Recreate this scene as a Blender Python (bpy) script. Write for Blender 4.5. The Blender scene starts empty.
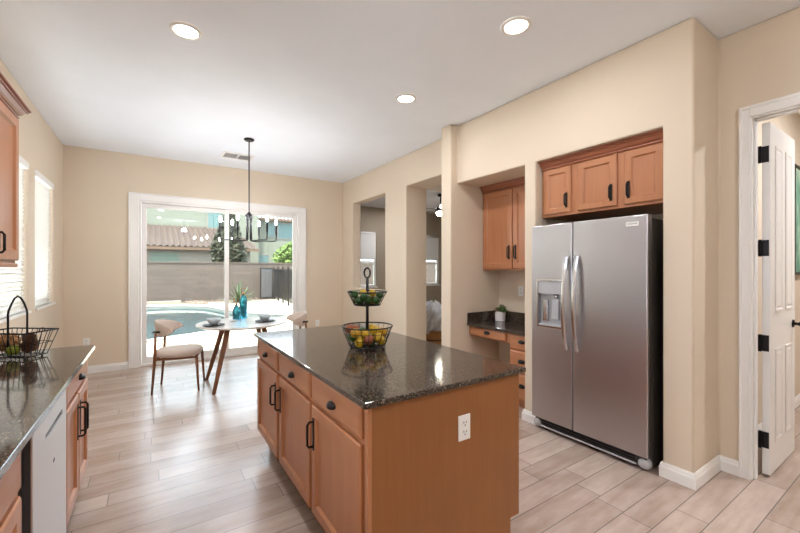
import bpy, bmesh, math, random
from mathutils import Vector, Matrix
random.seed(7)
PI = math.pi
S = bpy.context.scene
COL = S.collection

# ------------------------------------------------------------------ camera
cd = bpy.data.cameras.new('camera'); cam = bpy.data.objects.new('camera', cd); COL.objects.link(cam)
cam.location = (0, 0, 1.42); cam.rotation_euler = (PI/2, 0, math.radians(-33.5))
cd.sensor_width = 36; cd.lens = 374/800*36; cd.shift_y = 2/800; cd.clip_start = 0.03; cd.clip_end = 300
S.camera = cam
# ------------------------------------------------------------------ sky, sun, exposure
W = bpy.data.worlds.new('sky'); S.world = W; W.use_nodes = True
bg = W.node_tree.nodes['Background']; bg.inputs[0].default_value = (0.74, 0.87, 1.03, 1); bg.inputs[1].default_value = 6.5
sd = bpy.data.lights.new('sun', 'SUN'); sd.energy = 14; sd.angle = math.radians(3); sd.color = (1, .95, .86)
sun = bpy.data.objects.new('sun', sd); COL.objects.link(sun)
sun.rotation_euler = Vector((-.16, -.34, .93)).to_track_quat('Z', 'Y').to_euler()
S.view_settings.view_transform = 'Standard'; S.view_settings.look = 'None'
S.view_settings.exposure = 1.16; S.view_settings.gamma = 1; S.view_settings.use_curve_mapping = False
CAN_W = 5      # watts of each recessed can
def lamp(name, kind, loc, energy, color=(.93, .96, 1.03), size=.15, rot=(0, 0, 0), size_y=None):
    l = bpy.data.lights.new(name, kind); l.energy = energy; l.color = color
    if kind == 'AREA':
        l.shape = 'RECTANGLE' if size_y else 'DISK'; l.size = size
        if size_y: l.size_y = size_y
    else: l.shadow_soft_size = size
    o = bpy.data.objects.new(name, l); COL.objects.link(o); o.location = loc; o.rotation_euler = rot
    return o

# ------------------------------------------------------------------ materials
def lin(c):
    c = [x/255 for x in c]
    return tuple(x/12.92 if x <= .04045 else ((x+.055)/1.055)**2.4 for x in c) + (1,)
class NT:
    def __init__(s, name):
        s.m = bpy.data.materials.new(name); s.m.use_nodes = True; s.t = s.m.node_tree
        s.b = s.t.nodes['Principled BSDF']; s.out = s.t.nodes['Material Output']
    def n(s, k, **kw):
        x = s.t.nodes.new(k)
        for a, v in kw.items():
            if a.startswith('i_'):
                q = a[2:]; x.inputs[int(q) if q.isdigit() else q].default_value = v
            else: setattr(x, a, v)
        return x
    def l(s, a, b): s.t.links.new(a, b)
    def coord(s, scale=(1, 1, 1), rot=(0, 0, 0)):
        c = s.n('ShaderNodeTexCoord'); m = s.n('ShaderNodeMapping'); m.inputs['Scale'].default_value = scale; m.inputs['Rotation'].default_value = rot
        s.l(c.outputs['Object'], m.inputs[0]); return m.outputs[0]
    def noise(s, vec, scale, detail=3, rough=.5):
        x = s.n('ShaderNodeTexNoise'); x.inputs['Scale'].default_value = scale; x.inputs['Detail'].default_value = detail; x.inputs['Roughness'].default_value = rough
        s.l(vec, x.inputs['Vector']); return x.outputs[0]
    def ramp(s, fac, stops):
        r = s.n('ShaderNodeValToRGB'); e = r.color_ramp.elements
        while len(e) < len(stops): e.new(.5)
        for k, (p, c) in zip(e, stops): k.position = p; k.color = c
        s.l(fac, r.inputs[0]); return r.outputs[0]
    def mix(s, fac, a, b, mode='MIX'):
        x = s.n('ShaderNodeMix', data_type='RGBA', blend_type=mode)
        for v, i in ((fac, 0), (a, 6), (b, 7)):
            if isinstance(v, (int, float, tuple)): x.inputs[i].default_value = v
            else: s.l(v, x.inputs[i])
        return x.outputs[2]
    def bump(s, h, strength=.2, dist=.01):
        x = s.n('ShaderNodeBump'); x.inputs['Strength'].default_value = strength; x.inputs['Distance'].default_value = dist
        s.l(h, x.inputs['Height']); s.l(x.outputs[0], s.b.inputs['Normal'])
    def set(s, color=None, rough=None, metal=None, **kw):
        for v, k in ((color, 'Base Color'), (rough, 'Roughness'), (metal, 'Metallic')):
            if v is None: continue
            if isinstance(v, (int, float, tuple)): s.b.inputs[k].default_value = v
            else: s.l(v, s.b.inputs[k])
        for k, v in kw.items(): s.b.inputs[k.replace('_', ' ')].default_value = v
        return s.m

def plain(name, rgb, rough=.5, metal=0, var=.06, scale=8, bump=0, bscale=60, **kw):
    t = NT(name); v = t.coord(); c = lin(rgb); d = tuple(x*(1-var*2) for x in c[:3]) + (1,)
    nz = t.noise(v, scale); col = t.ramp(nz, [(.3, d), (.7, c)])
    if bump: t.bump(t.noise(v, bscale, 4), bump, .004)
    return t.set(col, rough, metal, **kw)
def wood(name, dark, light, rough=.35, axis=2, fine=1.0):
    t = NT(name); sc = [26*fine]*3; sc[axis] = 1.6*fine
    v = t.coord(tuple(sc)); n1 = t.noise(v, 1.0, 6, .6)
    v2 = t.coord((2, 2, 2)); n2 = t.noise(v2, 1.5, 2)
    a = t.ramp(n1, [(.25, lin(dark)), (.75, lin(light))])
    b = t.mix(.35, a, t.ramp(n2, [(.3, lin(dark)), (.7, lin(light))]))
    t.bump(n1, .05, .002)
    return t.set(b, rough)
M = {}
M['wall'] = plain('wall_paint', (220, 203, 180), .75, var=.012, scale=2, bump=.10, bscale=90)
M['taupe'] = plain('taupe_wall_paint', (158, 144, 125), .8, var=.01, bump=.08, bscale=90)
M['ceil'] = plain('ceiling_paint', (243, 246, 250), .9, var=.012, scale=3, bump=.15, bscale=70)
M['trim'] = plain('white_trim_paint', (240, 236, 230), .35, var=.005)
M['doorwhite'] = plain('white_door_paint', (238, 234, 228), .3, var=.005)
M['maple'] = wood('maple_cabinet', (168, 108, 71), (190, 130, 89), .36)
M['mapleh'] = wood('maple_rail', (168, 108, 71), (190, 130, 89), .36, axis=1)
M['crown'] = wood('maple_crown', (140, 82, 56), (166, 102, 72), .38, axis=1)
M['veneer'] = wood('maple_veneer_panel', (140, 88, 46), (156, 101, 54), .42, fine=1.6)
M['walnut'] = wood('walnut_leg', (104, 62, 34), (148, 94, 56), .4)
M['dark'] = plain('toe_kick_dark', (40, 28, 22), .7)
M['bronze'] = plain('oil_rubbed_bronze', (38, 34, 33), .38, .7)
M['black'] = plain('black_metal', (30, 29, 29), .42, .5)
M['wire'] = plain('dark_wire', (34, 31, 31), .4, .6)
M['plastic'] = plain('white_plastic', (240, 238, 233), .35, var=.004)
M['slot'] = plain('slot_dark', (60, 56, 52), .6)
def granite():
    t = NT('granite'); v = t.coord()
    vo = t.n('ShaderNodeTexVoronoi', feature='F1'); vo.inputs['Scale'].default_value = 260; t.l(v, vo.inputs['Vector'])
    sep = t.n('ShaderNodeSeparateColor'); t.l(vo.outputs['Color'], sep.inputs[0])
    a = t.ramp(sep.outputs[0], [(0, lin((20, 17, 15))), (.5, lin((46, 38, 32))), (.82, lin((80, 67, 56))), (.94, lin((150, 132, 112)))])
    n = t.noise(v, 30, 3)
    c = t.mix(.22, a, t.ramp(n, [(.35, lin((30, 25, 22))), (.65, lin((66, 54, 45)))]))
    return t.set(c, .09, Specular_IOR_Level=.62)
M['granite'] = granite()
def floor_mat():
    t = NT('wood_look_tile'); v = t.coord(); H, L = .157, .92
    sx = t.n('ShaderNodeSeparateXYZ'); t.l(v, sx.inputs[0])
    def mth(op, a, b=None):
        x = t.n('ShaderNodeMath', operation=op)
        for k, q in ((0, a), (1, b)):
            if q is None: continue
            if isinstance(q, (int, float)): x.inputs[k].default_value = q
            else: t.l(q, x.inputs[k])
        return x.outputs[0]
    row = mth('FLOOR', mth('DIVIDE', sx.outputs[1], H))
    wn = t.n('ShaderNodeTexWhiteNoise', noise_dimensions='1D'); t.l(mth('ADD', row, 17.3), wn.inputs['W'])
    cx = t.n('ShaderNodeCombineXYZ'); t.l(mth('ADD', sx.outputs[0], mth('MULTIPLY', wn.outputs['Value'], L)), cx.inputs[0]); t.l(sx.outputs[1], cx.inputs[1])
    b = t.n('ShaderNodeTexBrick', offset=0, offset_frequency=2, squash=1)
    for k, x in (('Scale', 1), ('Mortar Size', .0022), ('Mortar Smooth', .1), ('Bias', 0), ('Brick Width', L), ('Row Height', H)): b.inputs[k].default_value = x
    b.inputs['Color1'].default_value = lin((156, 130, 113)); b.inputs['Color2'].default_value = lin((210, 190, 176)); b.inputs['Mortar'].default_value = lin((120, 110, 104))
    t.l(cx.outputs[0], b.inputs['Vector'])
    g = t.noise(t.coord((1.4, 13, 1)), 1.7, 6, .62)
    g2 = t.noise(t.coord((1.2, 3.0, 1)), 2.4, 5, .65)
    col = t.mix(.30, b.outputs['Color'], t.ramp(g, [(.30, lin((148, 122, 106))), (.5, lin((192, 171, 157))), (.72, lin((220, 203, 191)))]))
    col = t.mix(.25, col, t.ramp(g2, [(.35, lin((142, 117, 101))), (.65, lin((207, 190, 178)))]))
    col = t.mix(b.outputs['Fac'], col, lin((112, 102, 97)))
    t.bump(mth('SUBTRACT', 1, b.outputs['Fac']), .3, .003)
    return t.set(col, .27)
M['floor'] = floor_mat()
def steel(name, rgb, rough, axis=2):
    t = NT(name); sc = [3, 3, 3]; sc[axis] = 260; sc = tuple(sc)
    n = t.noise(t.coord(sc), 1, 3)
    c = lin(rgb); d = tuple(x*.99 for x in c[:3]) + (1,)
    r = t.n('ShaderNodeMapRange'); r.inputs[3].default_value = rough; r.inputs[4].default_value = rough; t.l(n, r.inputs[0])
    return t.set(t.ramp(n, [(.3, d), (.7, c)]), r.outputs[0], 1.0)
M['steel'] = steel('brushed_steel', (192, 190, 192), .34)
M['steel2'] = steel('polished_steel_handle', (205, 204, 206), .2)
M['dwsteel'] = steel('dishwasher_steel', (226, 224, 224), .42)
M['fridgeside'] = plain('fridge_side_grey', (74, 68, 64), .45)
M['dgrey'] = plain('dark_grey_plastic', (62, 60, 60), .4)
M['mgrey'] = plain('mid_grey_plastic', (186, 185, 186), .35)
M['fabric'] = plain('beige_fabric', (214, 196, 182), .9, var=.03, bump=.25, bscale=260)
M['tabletop'] = plain('white_stone_top', (236, 232, 228), .16, var=.01)
M['bluebowl'] = plain('pale_blue_glaze', (204, 216, 222), .3)
M['darkplate'] = plain('dark_plate', (44, 36, 35), .75)
M['brass'] = plain('brass', (190, 140, 70), .3, .8)
def glass(name, tint, refl_rough=.0, ior=1.45, gl=1.0):
    t = NT(name); t.t.nodes.remove(t.b)
    tr = t.n('ShaderNodeBsdfTransparent'); tr.inputs[0].default_value = tint
    g = t.n('ShaderNodeBsdfGlossy'); g.inputs['Roughness'].default_value = refl_rough
    f = t.n('ShaderNodeFresnel'); f.inputs[0].default_value = ior
    mx = t.n('ShaderNodeMixShader'); t.l(f.outputs[0], mx.inputs[0]); t.l(tr.outputs[0], mx.inputs[1]); t.l(g.outputs[0], mx.inputs[2])
    t.l(mx.outputs[0], t.out.inputs[0]); return t.m
M['glass'] = glass('window_glass', (.95, .95, .95, 1), 0, 1.5)
M['sinkglass'] = glass('sink_window_glass', (.70, .70, .71, 1), 0, 1.5)
M['tinted'] = glass('low_e_door_glass', (.79, .80, .78, 1), 0, 1.5)
M['tealglass'] = NT('teal_glass').set(lin((52, 138, 160)), .05, Transmission_Weight=.8, IOR=1.4)
def emit(name, rgb, s):
    t = NT(name); t.b.inputs['Emission Color'].default_value = lin(rgb); t.b.inputs['Emission Strength'].default_value = s
    return t.set(lin(rgb), .5)
M['lens'] = emit('lamp_lens', (255, 244, 226), 9)
M['bulb'] = emit('flame_bulb', (244, 248, 255), 300)
M['fanlens'] = emit('fan_lens', (255, 246, 226), 30)
def slat():
    t = NT('blind_slat'); t.b.inputs['Base Color'].default_value = lin((248, 246, 240)); t.b.inputs['Roughness'].default_value = .5
    tl = t.n('ShaderNodeBsdfTranslucent'); tl.inputs[0].default_value = lin((246, 240, 228))
    mx = t.n('ShaderNodeMixShader'); mx.inputs[0].default_value = .20
    t.l(t.b.outputs[0], mx.inputs[1]); t.l(tl.outputs[0], mx.inputs[2]); t.l(mx.outputs[0], t.out.inputs[0]); return t.m
M['slat'] = slat()
M['fyellow'] = plain('yellow_fruit_skin', (196, 156, 18), .4, var=.15, scale=30)
M['fgreen'] = plain('green_fruit_skin', (40, 88, 14), .4, var=.18, scale=30)
M['fred'] = plain('rosy_fruit_skin', (150, 78, 40), .42, var=.18, scale=30)
M['forange'] = plain('golden_fruit_skin', (198, 146, 22), .42, var=.14, scale=30)
M['apple'] = plain('apple_green_skin', (132, 140, 42), .35, var=.1, scale=20)
M['dried'] = plain('dried_brown', (110, 76, 54), .9, var=.25, scale=40, bump=.6, bscale=90)
M['moss'] = plain('tan_moss', (178, 128, 82), .95, var=.25, scale=50, bump=.8, bscale=120)
M['pot'] = plain('white_pot', (232, 228, 224), .4, var=.01)
M['succ'] = plain('succulent_leaf', (72, 104, 44), .5, var=.2, scale=40)
M['succ2'] = plain('succulent_reddish_leaf', (128, 92, 60), .5, var=.2, scale=40)
M['soil'] = plain('potting_soil', (58, 44, 36), .95)
M['wicker'] = wood('wicker', (120, 78, 38), (176, 124, 66), .7, axis=0, fine=3)
M['throw'] = plain('grey_white_throw', (206, 206, 208), .95, var=.2, scale=14, bump=.4, bscale=90)
M['fanblade'] = wood('fan_blade', (40, 32, 28), (62, 50, 42), .4, axis=0)
M['shade'] = plain('roller_shade_cloth', (226, 224, 219), .8, var=.005)

# ------------------------------------------------------------------ mesh helpers
class MB:
    def __init__(s): s.bm = bmesh.new()
    def v(s, *p): return s.bm.verts.new(p)
    def f(s, vs):
        try: return s.bm.faces.new(vs)
        except ValueError: return None
    def box(s, x0, x1, y0, y1, z0, z1):
        x0, x1 = sorted((x0, x1)); y0, y1 = sorted((y0, y1)); z0, z1 = sorted((z0, z1))
        p = [s.v(x, y, z) for z in (z0, z1) for y in (y0, y1) for x in (x0, x1)]
        for q in ((0, 2, 3, 1), (4, 5, 7, 6), (0, 1, 5, 4), (2, 6, 7, 3), (0, 4, 6, 2), (1, 3, 7, 5)): s.f([p[i] for i in q])
        return s
    def loft(s, rings, cap0=True, cap1=True, close=True):
        R = [[s.v(*p) for p in r] for r in rings]; n = len(R[0])
        for a, b in zip(R, R[1:]):
            for i in range(n if close else n-1): s.f((a[i], a[(i+1) % n], b[(i+1) % n], b[i]))
        if cap0: s.f(R[0][::-1])
        if cap1: s.f(R[-1])
        return s
    def tube(s, pts, r, n=8, closed=False, cap=True):
        pts = [Vector(p) for p in pts]; rs = r if isinstance(r, (list, tuple)) else [r]*len(pts); m = len(pts); rings = []
        up = None
        for i, p in enumerate(pts):
            a = pts[(i-1) % m] if (closed or i > 0) else p; b = pts[(i+1) % m] if (closed or i < m-1) else p
            t = (b-a); t = t.normalized() if t.length > 1e-9 else Vector((0, 0, 1))
            if up is None:
                up = Vector((0, 0, 1)) if abs(t.z) < .9 else Vector((1, 0, 0))
            u = (up - t*up.dot(t))
            if u.length < 1e-6: u = t.orthogonal()
            u.normalize(); up = u; w = t.cross(u)
            rings.append([tuple(p + (u*math.cos(2*PI*k/n) + w*math.sin(2*PI*k/n))*rs[i]) for k in range(n)])
        if closed: s.loft(rings + [rings[0]], False, False)
        else: s.loft(rings, cap, cap)
        return s
    def lathe(s, prof, c=(0, 0, 0), n=24, cap0=True, cap1=True):
        rings = [[(c[0]+r*math.cos(2*PI*k/n), c[1]+r*math.sin(2*PI*k/n), c[2]+z) for k in range(n)] for r, z in prof]
        return s.loft(rings, cap0, cap1)
    def ball(s, c, r, n=14, m=9, sq=(1, 1, 1), wob=0):
        rings = []
        for j in range(m+1):
            th = PI*j/m; rr = max(math.sin(th), .02); z = -math.cos(th)
            ring = []
            for k in range(n):
                w = 1 + (random.uniform(-wob, wob) if wob else 0)
                ring.append((c[0]+r*sq[0]*rr*math.cos(2*PI*k/n)*w, c[1]+r*sq[1]*rr*math.sin(2*PI*k/n)*w, c[2]+r*sq[2]*z*w))
            rings.append(ring)
        return s.loft(rings)
    def cells(s, xs, ys, zs, solid):
        nx, ny, nz = len(xs)-1, len(ys)-1, len(zs)-1
        def so(i, j, k):
            if not (0 <= i < nx and 0 <= j < ny and 0 <= k < nz): return False
            return solid((xs[i]+xs[i+1])/2, (ys[j]+ys[j+1])/2, (zs[k]+zs[k+1])/2)
        vc = {}
        def V(i, j, k):
            if (i, j, k) not in vc: vc[(i, j, k)] = s.v(xs[i], ys[j], zs[k])
            return vc[(i, j, k)]
        for i in range(nx):
            for j in range(ny):
                for k in range(nz):
                    if not so(i, j, k): continue
                    if not so(i-1, j, k): s.f([V(i, j, k), V(i, j, k+1), V(i, j+1, k+1), V(i, j+1, k)])
                    if not so(i+1, j, k): s.f([V(i+1, j, k), V(i+1, j+1, k), V(i+1, j+1, k+1), V(i+1, j, k+1)])
                    if not so(i, j-1, k): s.f([V(i, j, k), V(i+1, j, k), V(i+1, j, k+1), V(i, j, k+1)])
                    if not so(i, j+1, k): s.f([V(i, j+1, k), V(i, j+1, k+1), V(i+1, j+1, k+1), V(i+1, j+1, k)])
                    if not so(i, j, k-1): s.f([V(i, j, k), V(i, j+1, k), V(i+1, j+1, k), V(i+1, j, k)])
                    if not so(i, j, k+1): s.f([V(i, j, k+1), V(i+1, j, k+1), V(i+1, j+1, k+1), V(i, j+1, k+1)])
        return s
    def build(s, name, mat, parent=None, local=False, smooth=False, bevel=0, seg=2, auto=None, fix=True):
        if fix: bmesh.ops.recalc_face_normals(s.bm, faces=s.bm.faces[:])
        if parent is not None and not local:
            off = Vector(); p = parent
            while p is not None: off += p.location; p = p.parent
            for v in s.bm.verts: v.co -= off
        me = bpy.data.meshes.new(name); s.bm.to_mesh(me); s.bm.free()
        me.materials.append(M[mat] if isinstance(mat, str) else mat)
        if smooth or auto:
            me.polygons.foreach_set('use_smooth', [True]*len(me.polygons))
            if auto: me.set_sharp_from_angle(angle=math.radians(auto))
        o = bpy.data.objects.new(name, me); COL.objects.link(o)
        if parent is not None: o.parent = parent
        if bevel:
            b = o.modifiers.new('bevel', 'BEVEL'); b.width = bevel; b.segments = seg; b.limit_method = 'ANGLE'; b.angle_limit = math.radians(40)
        return o
def BX(*a): return MB().box(*a)
def thing(name, loc, label, cat, group=None, rot=0):
    o = bpy.data.objects.new(name, None); COL.objects.link(o); o.location = loc; o.rotation_euler = (0, 0, rot); o.empty_display_size = .05
    return tag(o, label, cat, group)
def tag(o, label, cat, group=None):
    o['label'] = label; o['category'] = cat
    if group: o['group'] = group
    return o
def struct(o): o['kind'] = 'structure'; return o
def copy_tree(o, parent=None):
    c = o.copy(); COL.objects.link(c)
    if parent is not None: c.parent = parent
    for ch in list(o.children): copy_tree(ch, c)
    return c

# ================================================================== SETTING
CZ = 3.05; XL = -.98; YB = 6.55
struct(BX(XL-.2, 9.2, -2.8, 6.62, -.12, 0).build('floor', 'floor'))
struct(BX(3.02, 9.2, 6.62, 8.9, -.12, 0).build('floor_living_room', 'floor'))
mb = MB(); mb.cells([XL-.2, 3.02, 9.2], [-2.8, 6.75, 8.9], [CZ, CZ+.12], lambda x, y, z: x > 3.02 or y < 6.75)
struct(mb.build('ceiling', 'ceil'))

# right wall with pass-through, doorway, desk niche, fridge niche, column and door wall
Yp0, Yp1 = 3.203, 3.371
def right_solid(x, y, z):
    if y > Yp1:                                   # nook wall
        thick = 3.39 if y < 4.72 else 3.19
        if not (3.02 < x < thick): return False
        if 4.407 > y and z < 2.60: return False
        if 4.986 < y < 6.121 and 1.07 < z < 2.60: return False
        return True
    if y > Yp0: return 2.804 < x < 3.74
    if y > .965:
        if not (2.91 < x < 3.74): return False
        if 2.283 < y < Yp0 and z < 2.392 and x < 3.60: return False
        if 1.143 < y < 2.162 and z < 2.392 and x < 3.62: return False
        return True
    if not (3.35 < x < 3.47): return False
    return not (.05 < y < .80 and z < 2.44)
mb = MB(); mb.cells([2.804, 2.91, 3.02, 3.19, 3.35, 3.39, 3.47, 3.60, 3.62, 3.74], [-2.8, .05, .80, .965, 1.143, 2.162, 2.283, Yp0, Yp1, 4.407, 4.72, 4.986, 6.121, YB],
                  [0, 1.07, 2.392, 2.44, 2.60, CZ], right_solid)
struct(mb.build('wall_right', 'wall', bevel=.014, seg=3, auto=50))
# back wall with the slider
mb = MB(); mb.cells([XL-.2, -.16, 2.165, 3.19], [YB, YB+.16], [0, 2.40, CZ], lambda x, y, z: not (-.16 < x < 2.165 and z < 2.40))
struct(mb.build('wall_back', 'wall'))
# left wall with three windows
WA = (5.14, 5.96, 1.02, 2.42); WB = (3.36, 4.90, 1.02, 2.42); WC = (.55, 1.75, 1.08, 2.30)
def left_solid(x, y, z): return not any(a < y < b and c < z < d for a, b, c, d in (WA, WB, WC))
mb = MB(); mb.cells([XL-.2, XL], [-2.8, WC[0], WC[1], WB[0], WB[1], WA[0], WA[1], YB+.16], [0, 1.02, 1.08, 2.30, 2.42, CZ], left_solid)
struct(mb.build('wall_left', 'wall', bevel=.012, seg=3, auto=50))
struct(BX(XL-.2, 3.47, -2.8, -2.65, 0, CZ).build('wall_front', 'wall'))
# living room beyond
WD = (3.98, 5.0, .94, 2.40); WE = (6.2, 7.16, .94, 2.40)
def far_solid(x, y, z): return not any(a < x < b and c < z < d for a, b, c, d in (WD, WE))
mb = MB(); mb.cells([3.02, WD[0], WD[1], WE[0], WE[1], 9.2], [8.7, 8.86], [0, .94, 2.40, CZ], far_solid)
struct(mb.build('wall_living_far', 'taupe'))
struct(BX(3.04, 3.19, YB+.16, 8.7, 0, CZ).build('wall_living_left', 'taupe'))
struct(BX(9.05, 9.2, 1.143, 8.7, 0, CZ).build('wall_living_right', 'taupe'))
struct(BX(3.74, 9.2, .965, 1.143, 0, CZ).build('wall_bath_far', 'wall'))
struct(BX(6.6, 6.75, -2.8, .965, 0, CZ).build('wall_bath_right', 'wall'))
struct(BX(3.47, 6.6, -2.8, -2.65, 0, CZ).build('wall_bath_front', 'wall'))
struct(BX(3.74, 9.05, 5.2, 5.45, 2.86, CZ).build('trim_living_beam', 'wall'))

# baseboards
def base_prof(d=.016, h=.10): return [(0, 0), (d, 0), (d, h*.68), (d*.7, h*.78), (d*.7, h*.86), (d*.35, h), (0, h)]
def baseboard(name, path):
    """path: xy points; the board sits to the left of the walking direction's right-hand side (room side = right)"""
    mb = MB(); prof = base_prof(); rings = []; P = [Vector(p) for p in path]
    for i, p in enumerate(P):
        d0 = (P[i]-P[i-1]).normalized() if i else (P[1]-P[0]).normalized()
        d1 = (P[i+1]-P[i]).normalized() if i < len(P)-1 else d0
        n0 = Vector((d0.y, -d0.x)); n1 = Vector((d1.y, -d1.x)); n = (n0+n1); n = n/ (1+n0.dot(n1))
        rings.append([(p.x+n.x*a, p.y+n.y*a, b) for a, b in prof])
    mb.loft(rings)
    return struct(mb.build(name, 'trim'))
baseboard('baseboard_back_left', [(-.275, YB), (XL, YB)][::-1])
baseboard('baseboard_back_right', [(3.02, YB), (2.295, YB)][::-1])
baseboard('baseboard_left', [(XL, 3.2), (XL, YB)])
baseboard('baseboard_right_nook', [(3.02, YB), (3.02, 4.407), (3.39, 4.407)])
baseboard('baseboard_right_pilaster', [(3.0, Yp1), (2.804, Yp1), (2.804, Yp0), (3.60, Yp0)])
baseboard('baseboard_right_pier', [(3.0, 2.283), (2.91, 2.283), (2.91, 2.162), (2.96, 2.162)])
baseboard('baseboard_right_column', [(2.97, 1.143), (2.91, 1.143), (2.91, .965), (3.35, .965), (3.35, .852)])
baseboard('baseboard_bath', [(3.75, .965), (6.6, .965)])
baseboard('baseboard_living', [(3.19, 8.7), (9.05, 8.7)])

# sliding glass door
def frame_rect(mb, x0, x1, z0, z1, w, y0, y1, wb=None):
    wb = w if wb is None else wb
    mb.box(x0, x0+w, y0, y1, z0, z1); mb.box(x1-w, x1, y0, y1, z0, z1); mb.box(x0+w, x1-w, y0, y1, z1-w, z1); mb.box(x0+w, x1-w, y0, y1, z0, z0+wb)
mb = MB(); mb.box(-.266, -.16, YB-.018, YB, 0, 2.49); mb.box(2.165, 2.285, YB-.018, YB, 0, 2.49); mb.box(-.16, 2.165, YB-.018, YB, 2.40, 2.49)
mb.box(-.285, -.266, YB-.026, YB, 0, 2.505); mb.box(2.285, 2.30, YB-.026, YB, 0, 2.505); mb.box(-.266, 2.285, YB-.026, YB, 2.49, 2.505)
struct(mb.build('trim_slider_casing', 'trim', bevel=.004))
sl = struct(bpy.data.objects.new('door_slider', None)); COL.objects.link(sl); sl.location = (1, YB+.07, 0)
mb = MB(); frame_rect(mb, -.16, 2.165, 0, 2.40, .028, YB, YB+.15, .03); mb.build('door_frame', 'trim', sl, bevel=.003)
mb = MB(); frame_rect(mb, -.13, 1.035, .03, 2.37, .06, YB+.07, YB+.105, .09); fp = mb.build('fixed_panel', 'trim', sl, bevel=.004)
BX(-.07, .975, YB+.085, YB+.09, .12, 2.31).build('pane', 'tinted', fp)
mb = MB(); frame_rect(mb, .975, 2.137, .03, 2.37, .06, YB+.03, YB+.065, .09); sp = mb.build('sliding_panel', 'trim', sl, bevel=.004)
BX(1.035, 2.077, YB+.045, YB+.05, .12, 2.31).build('pane', 'tinted', sp)
BX(2.09, 2.118, YB+.005, YB+.03, .95, 1.22).build('pull_handle', 'plastic', sp, bevel=.006)

# windows of left wall, living room
def win_x(n, w, xo):
    y0, y1, z0, z1 = w
    o = struct(bpy.data.objects.new('window_%d' % n, None)); COL.objects.link(o); o.location = (xo, (y0+y1)/2, z0)
    mb = MB(); f = .045
    for a, b, c, d in ((y0, y0+f, z0, z1), (y1-f, y1, z0, z1), (y0+f, y1-f, z0, z0+f), (y0+f, y1-f, z1-f, z1), (y0+f, y1-f, (z0+z1)/2-.02, (z0+z1)/2+.02)): mb.box(xo, xo+.05, a, b, c, d)
    mb.build('window_frame', 'trim', o)
    BX(xo+.02, xo+.026, y0+f, y1-f, z0+f, z1-f).build('pane', 'sinkglass' if n == 3 else 'glass', o)
    BX(xo+.05, XL+.02, y0-.012, y1+.012, z0-.022, z0).build('window_sill', 'trim', o, bevel=.004)
for i, w in enumerate((WA, WB, WC)): win_x(i+1, w, XL-.17)
def win_y(n, w):
    x0, x1, z0, z1 = w
    o = struct(bpy.data.objects.new('window_%d' % n, None)); COL.objects.link(o); o.location = ((x0+x1)/2, 8.75, z0)
    mb = MB(); frame_rect(mb, x0, x1, z0, z1, .05, 8.73, 8.79); mb.box(x0+.05, x1-.05, 8.735, 8.785, 1.55, 1.60); mb.build('window_frame', 'trim', o)
    BX(x0+.05, x1-.05, 8.758, 8.764, z0+.05, z1-.05).build('pane', 'tinted', o)
    BX(x0-.03, x1+.03, 8.67, 8.73, z0-.03, z0).build('window_sill', 'trim', o)
win_y(4, WD); win_y(5, WE)
def blind(w, label):
    y0, y1, z0, z1 = w; y0 += .006; y1 -= .006; xc = XL-.038
    o = thing('venetian_blind', (xc, (y0+y1)/2, z0), label, 'blind', 'venetian blinds on the left wall')
    BX(xc-.03, xc+.045, y0, y1, z1-.065, z1-.002).build('headrail', 'plastic', o, bevel=.004)
    BX(xc-.022, xc+.022, y0+.004, y1-.004, z0+.004, z0+.022).build('bottom_rail', 'plastic', o, bevel=.003)
    mb = MB(); z = z0+.045; t = math.radians(57); dx, dz = .024*math.cos(t), .024*math.sin(t)
    while z < z1-.08:
        p = [(xc-dx, y0+.006, z-dz), (xc+dx, y0+.006, z+dz), (xc+dx, y1-.006, z+dz), (xc-dx, y1-.006, z-dz)]
        q = [(a, b, c+.0025) for a, b, c in p]; mb.loft([p, q]); z += .037
    mb.build('slats', 'slat', o)
    for y in (y0+.12, y1-.12): BX(xc+.024, xc+.026, y-.002, y+.002, z0+.02, z1-.065).build('ladder_cord', 'plastic', o)
blind(WA, 'white slatted blind in the left wall window nearest the far corner')
blind(WB, 'white slatted blind in the window partly hidden behind the upper wall cabinet')
def rshade(w, label):
    x0, x1, z0, z1 = w
    o = thing('roller_shade', ((x0+x1)/2, 8.715, 1.66), label, 'shade')
    MB().tube([(x0+.01, 8.72, z1-.035), (x1-.01, 8.72, z1-.035)], .026, 10).build('roller_tube', 'plastic', o, smooth=True)
    BX(x0+.03, x1-.05, 8.716, 8.720, 1.68, z1-.04).build('shade_cloth', 'shade', o)
    BX(x0+.03, x1-.05, 8.710, 8.726, 1.66, 1.684).build('hem_bar', 'mgrey', o)
rshade(WD, 'white roller shade half lowered in window seen through the square wall opening')
rshade(WE, 'white roller shade half lowered in window seen through the tall doorway beside the pilaster')

# bathroom door: casing, jamb, leaf opened into the next room
mb = MB()
for a, b, c, d in ((.795, .848, 0, 2.50), (-.003, .055, 0, 2.50), (.055, .795, 2.435, 2.50)):
    mb.box(3.334, 3.35, a, b, c, d); mb.box(3.47, 3.486, a, b, c, d)
mb.box(3.328, 3.35, .836, .852, 0, 2.51); mb.box(3.328, 3.35, -.008, .008, 0, 2.51); mb.box(3.328, 3.35, .008, .836, 2.488, 2.51)
struct(mb.build('trim_door_casing', 'trim', bevel=.004))
mb = MB(); mb.box(3.35, 3.47, .787, .80, 0, 2.44); mb.box(3.35, 3.47, .05, .065, 0, 2.44); mb.box(3.35, 3.47, .065, .787, 2.425, 2.44)
mb.box(3.385, 3.425, .775, .787, 0, 2.413); mb.box(3.385, 3.425, .065, .775, 2.413, 2.425)
struct(mb.build('trim_door_jamb', 'trim', bevel=.003))
dr = struct(bpy.data.objects.new('door_bathroom', None)); COL.objects.link(dr); dr.location = (3.48, .767, .012)
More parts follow.
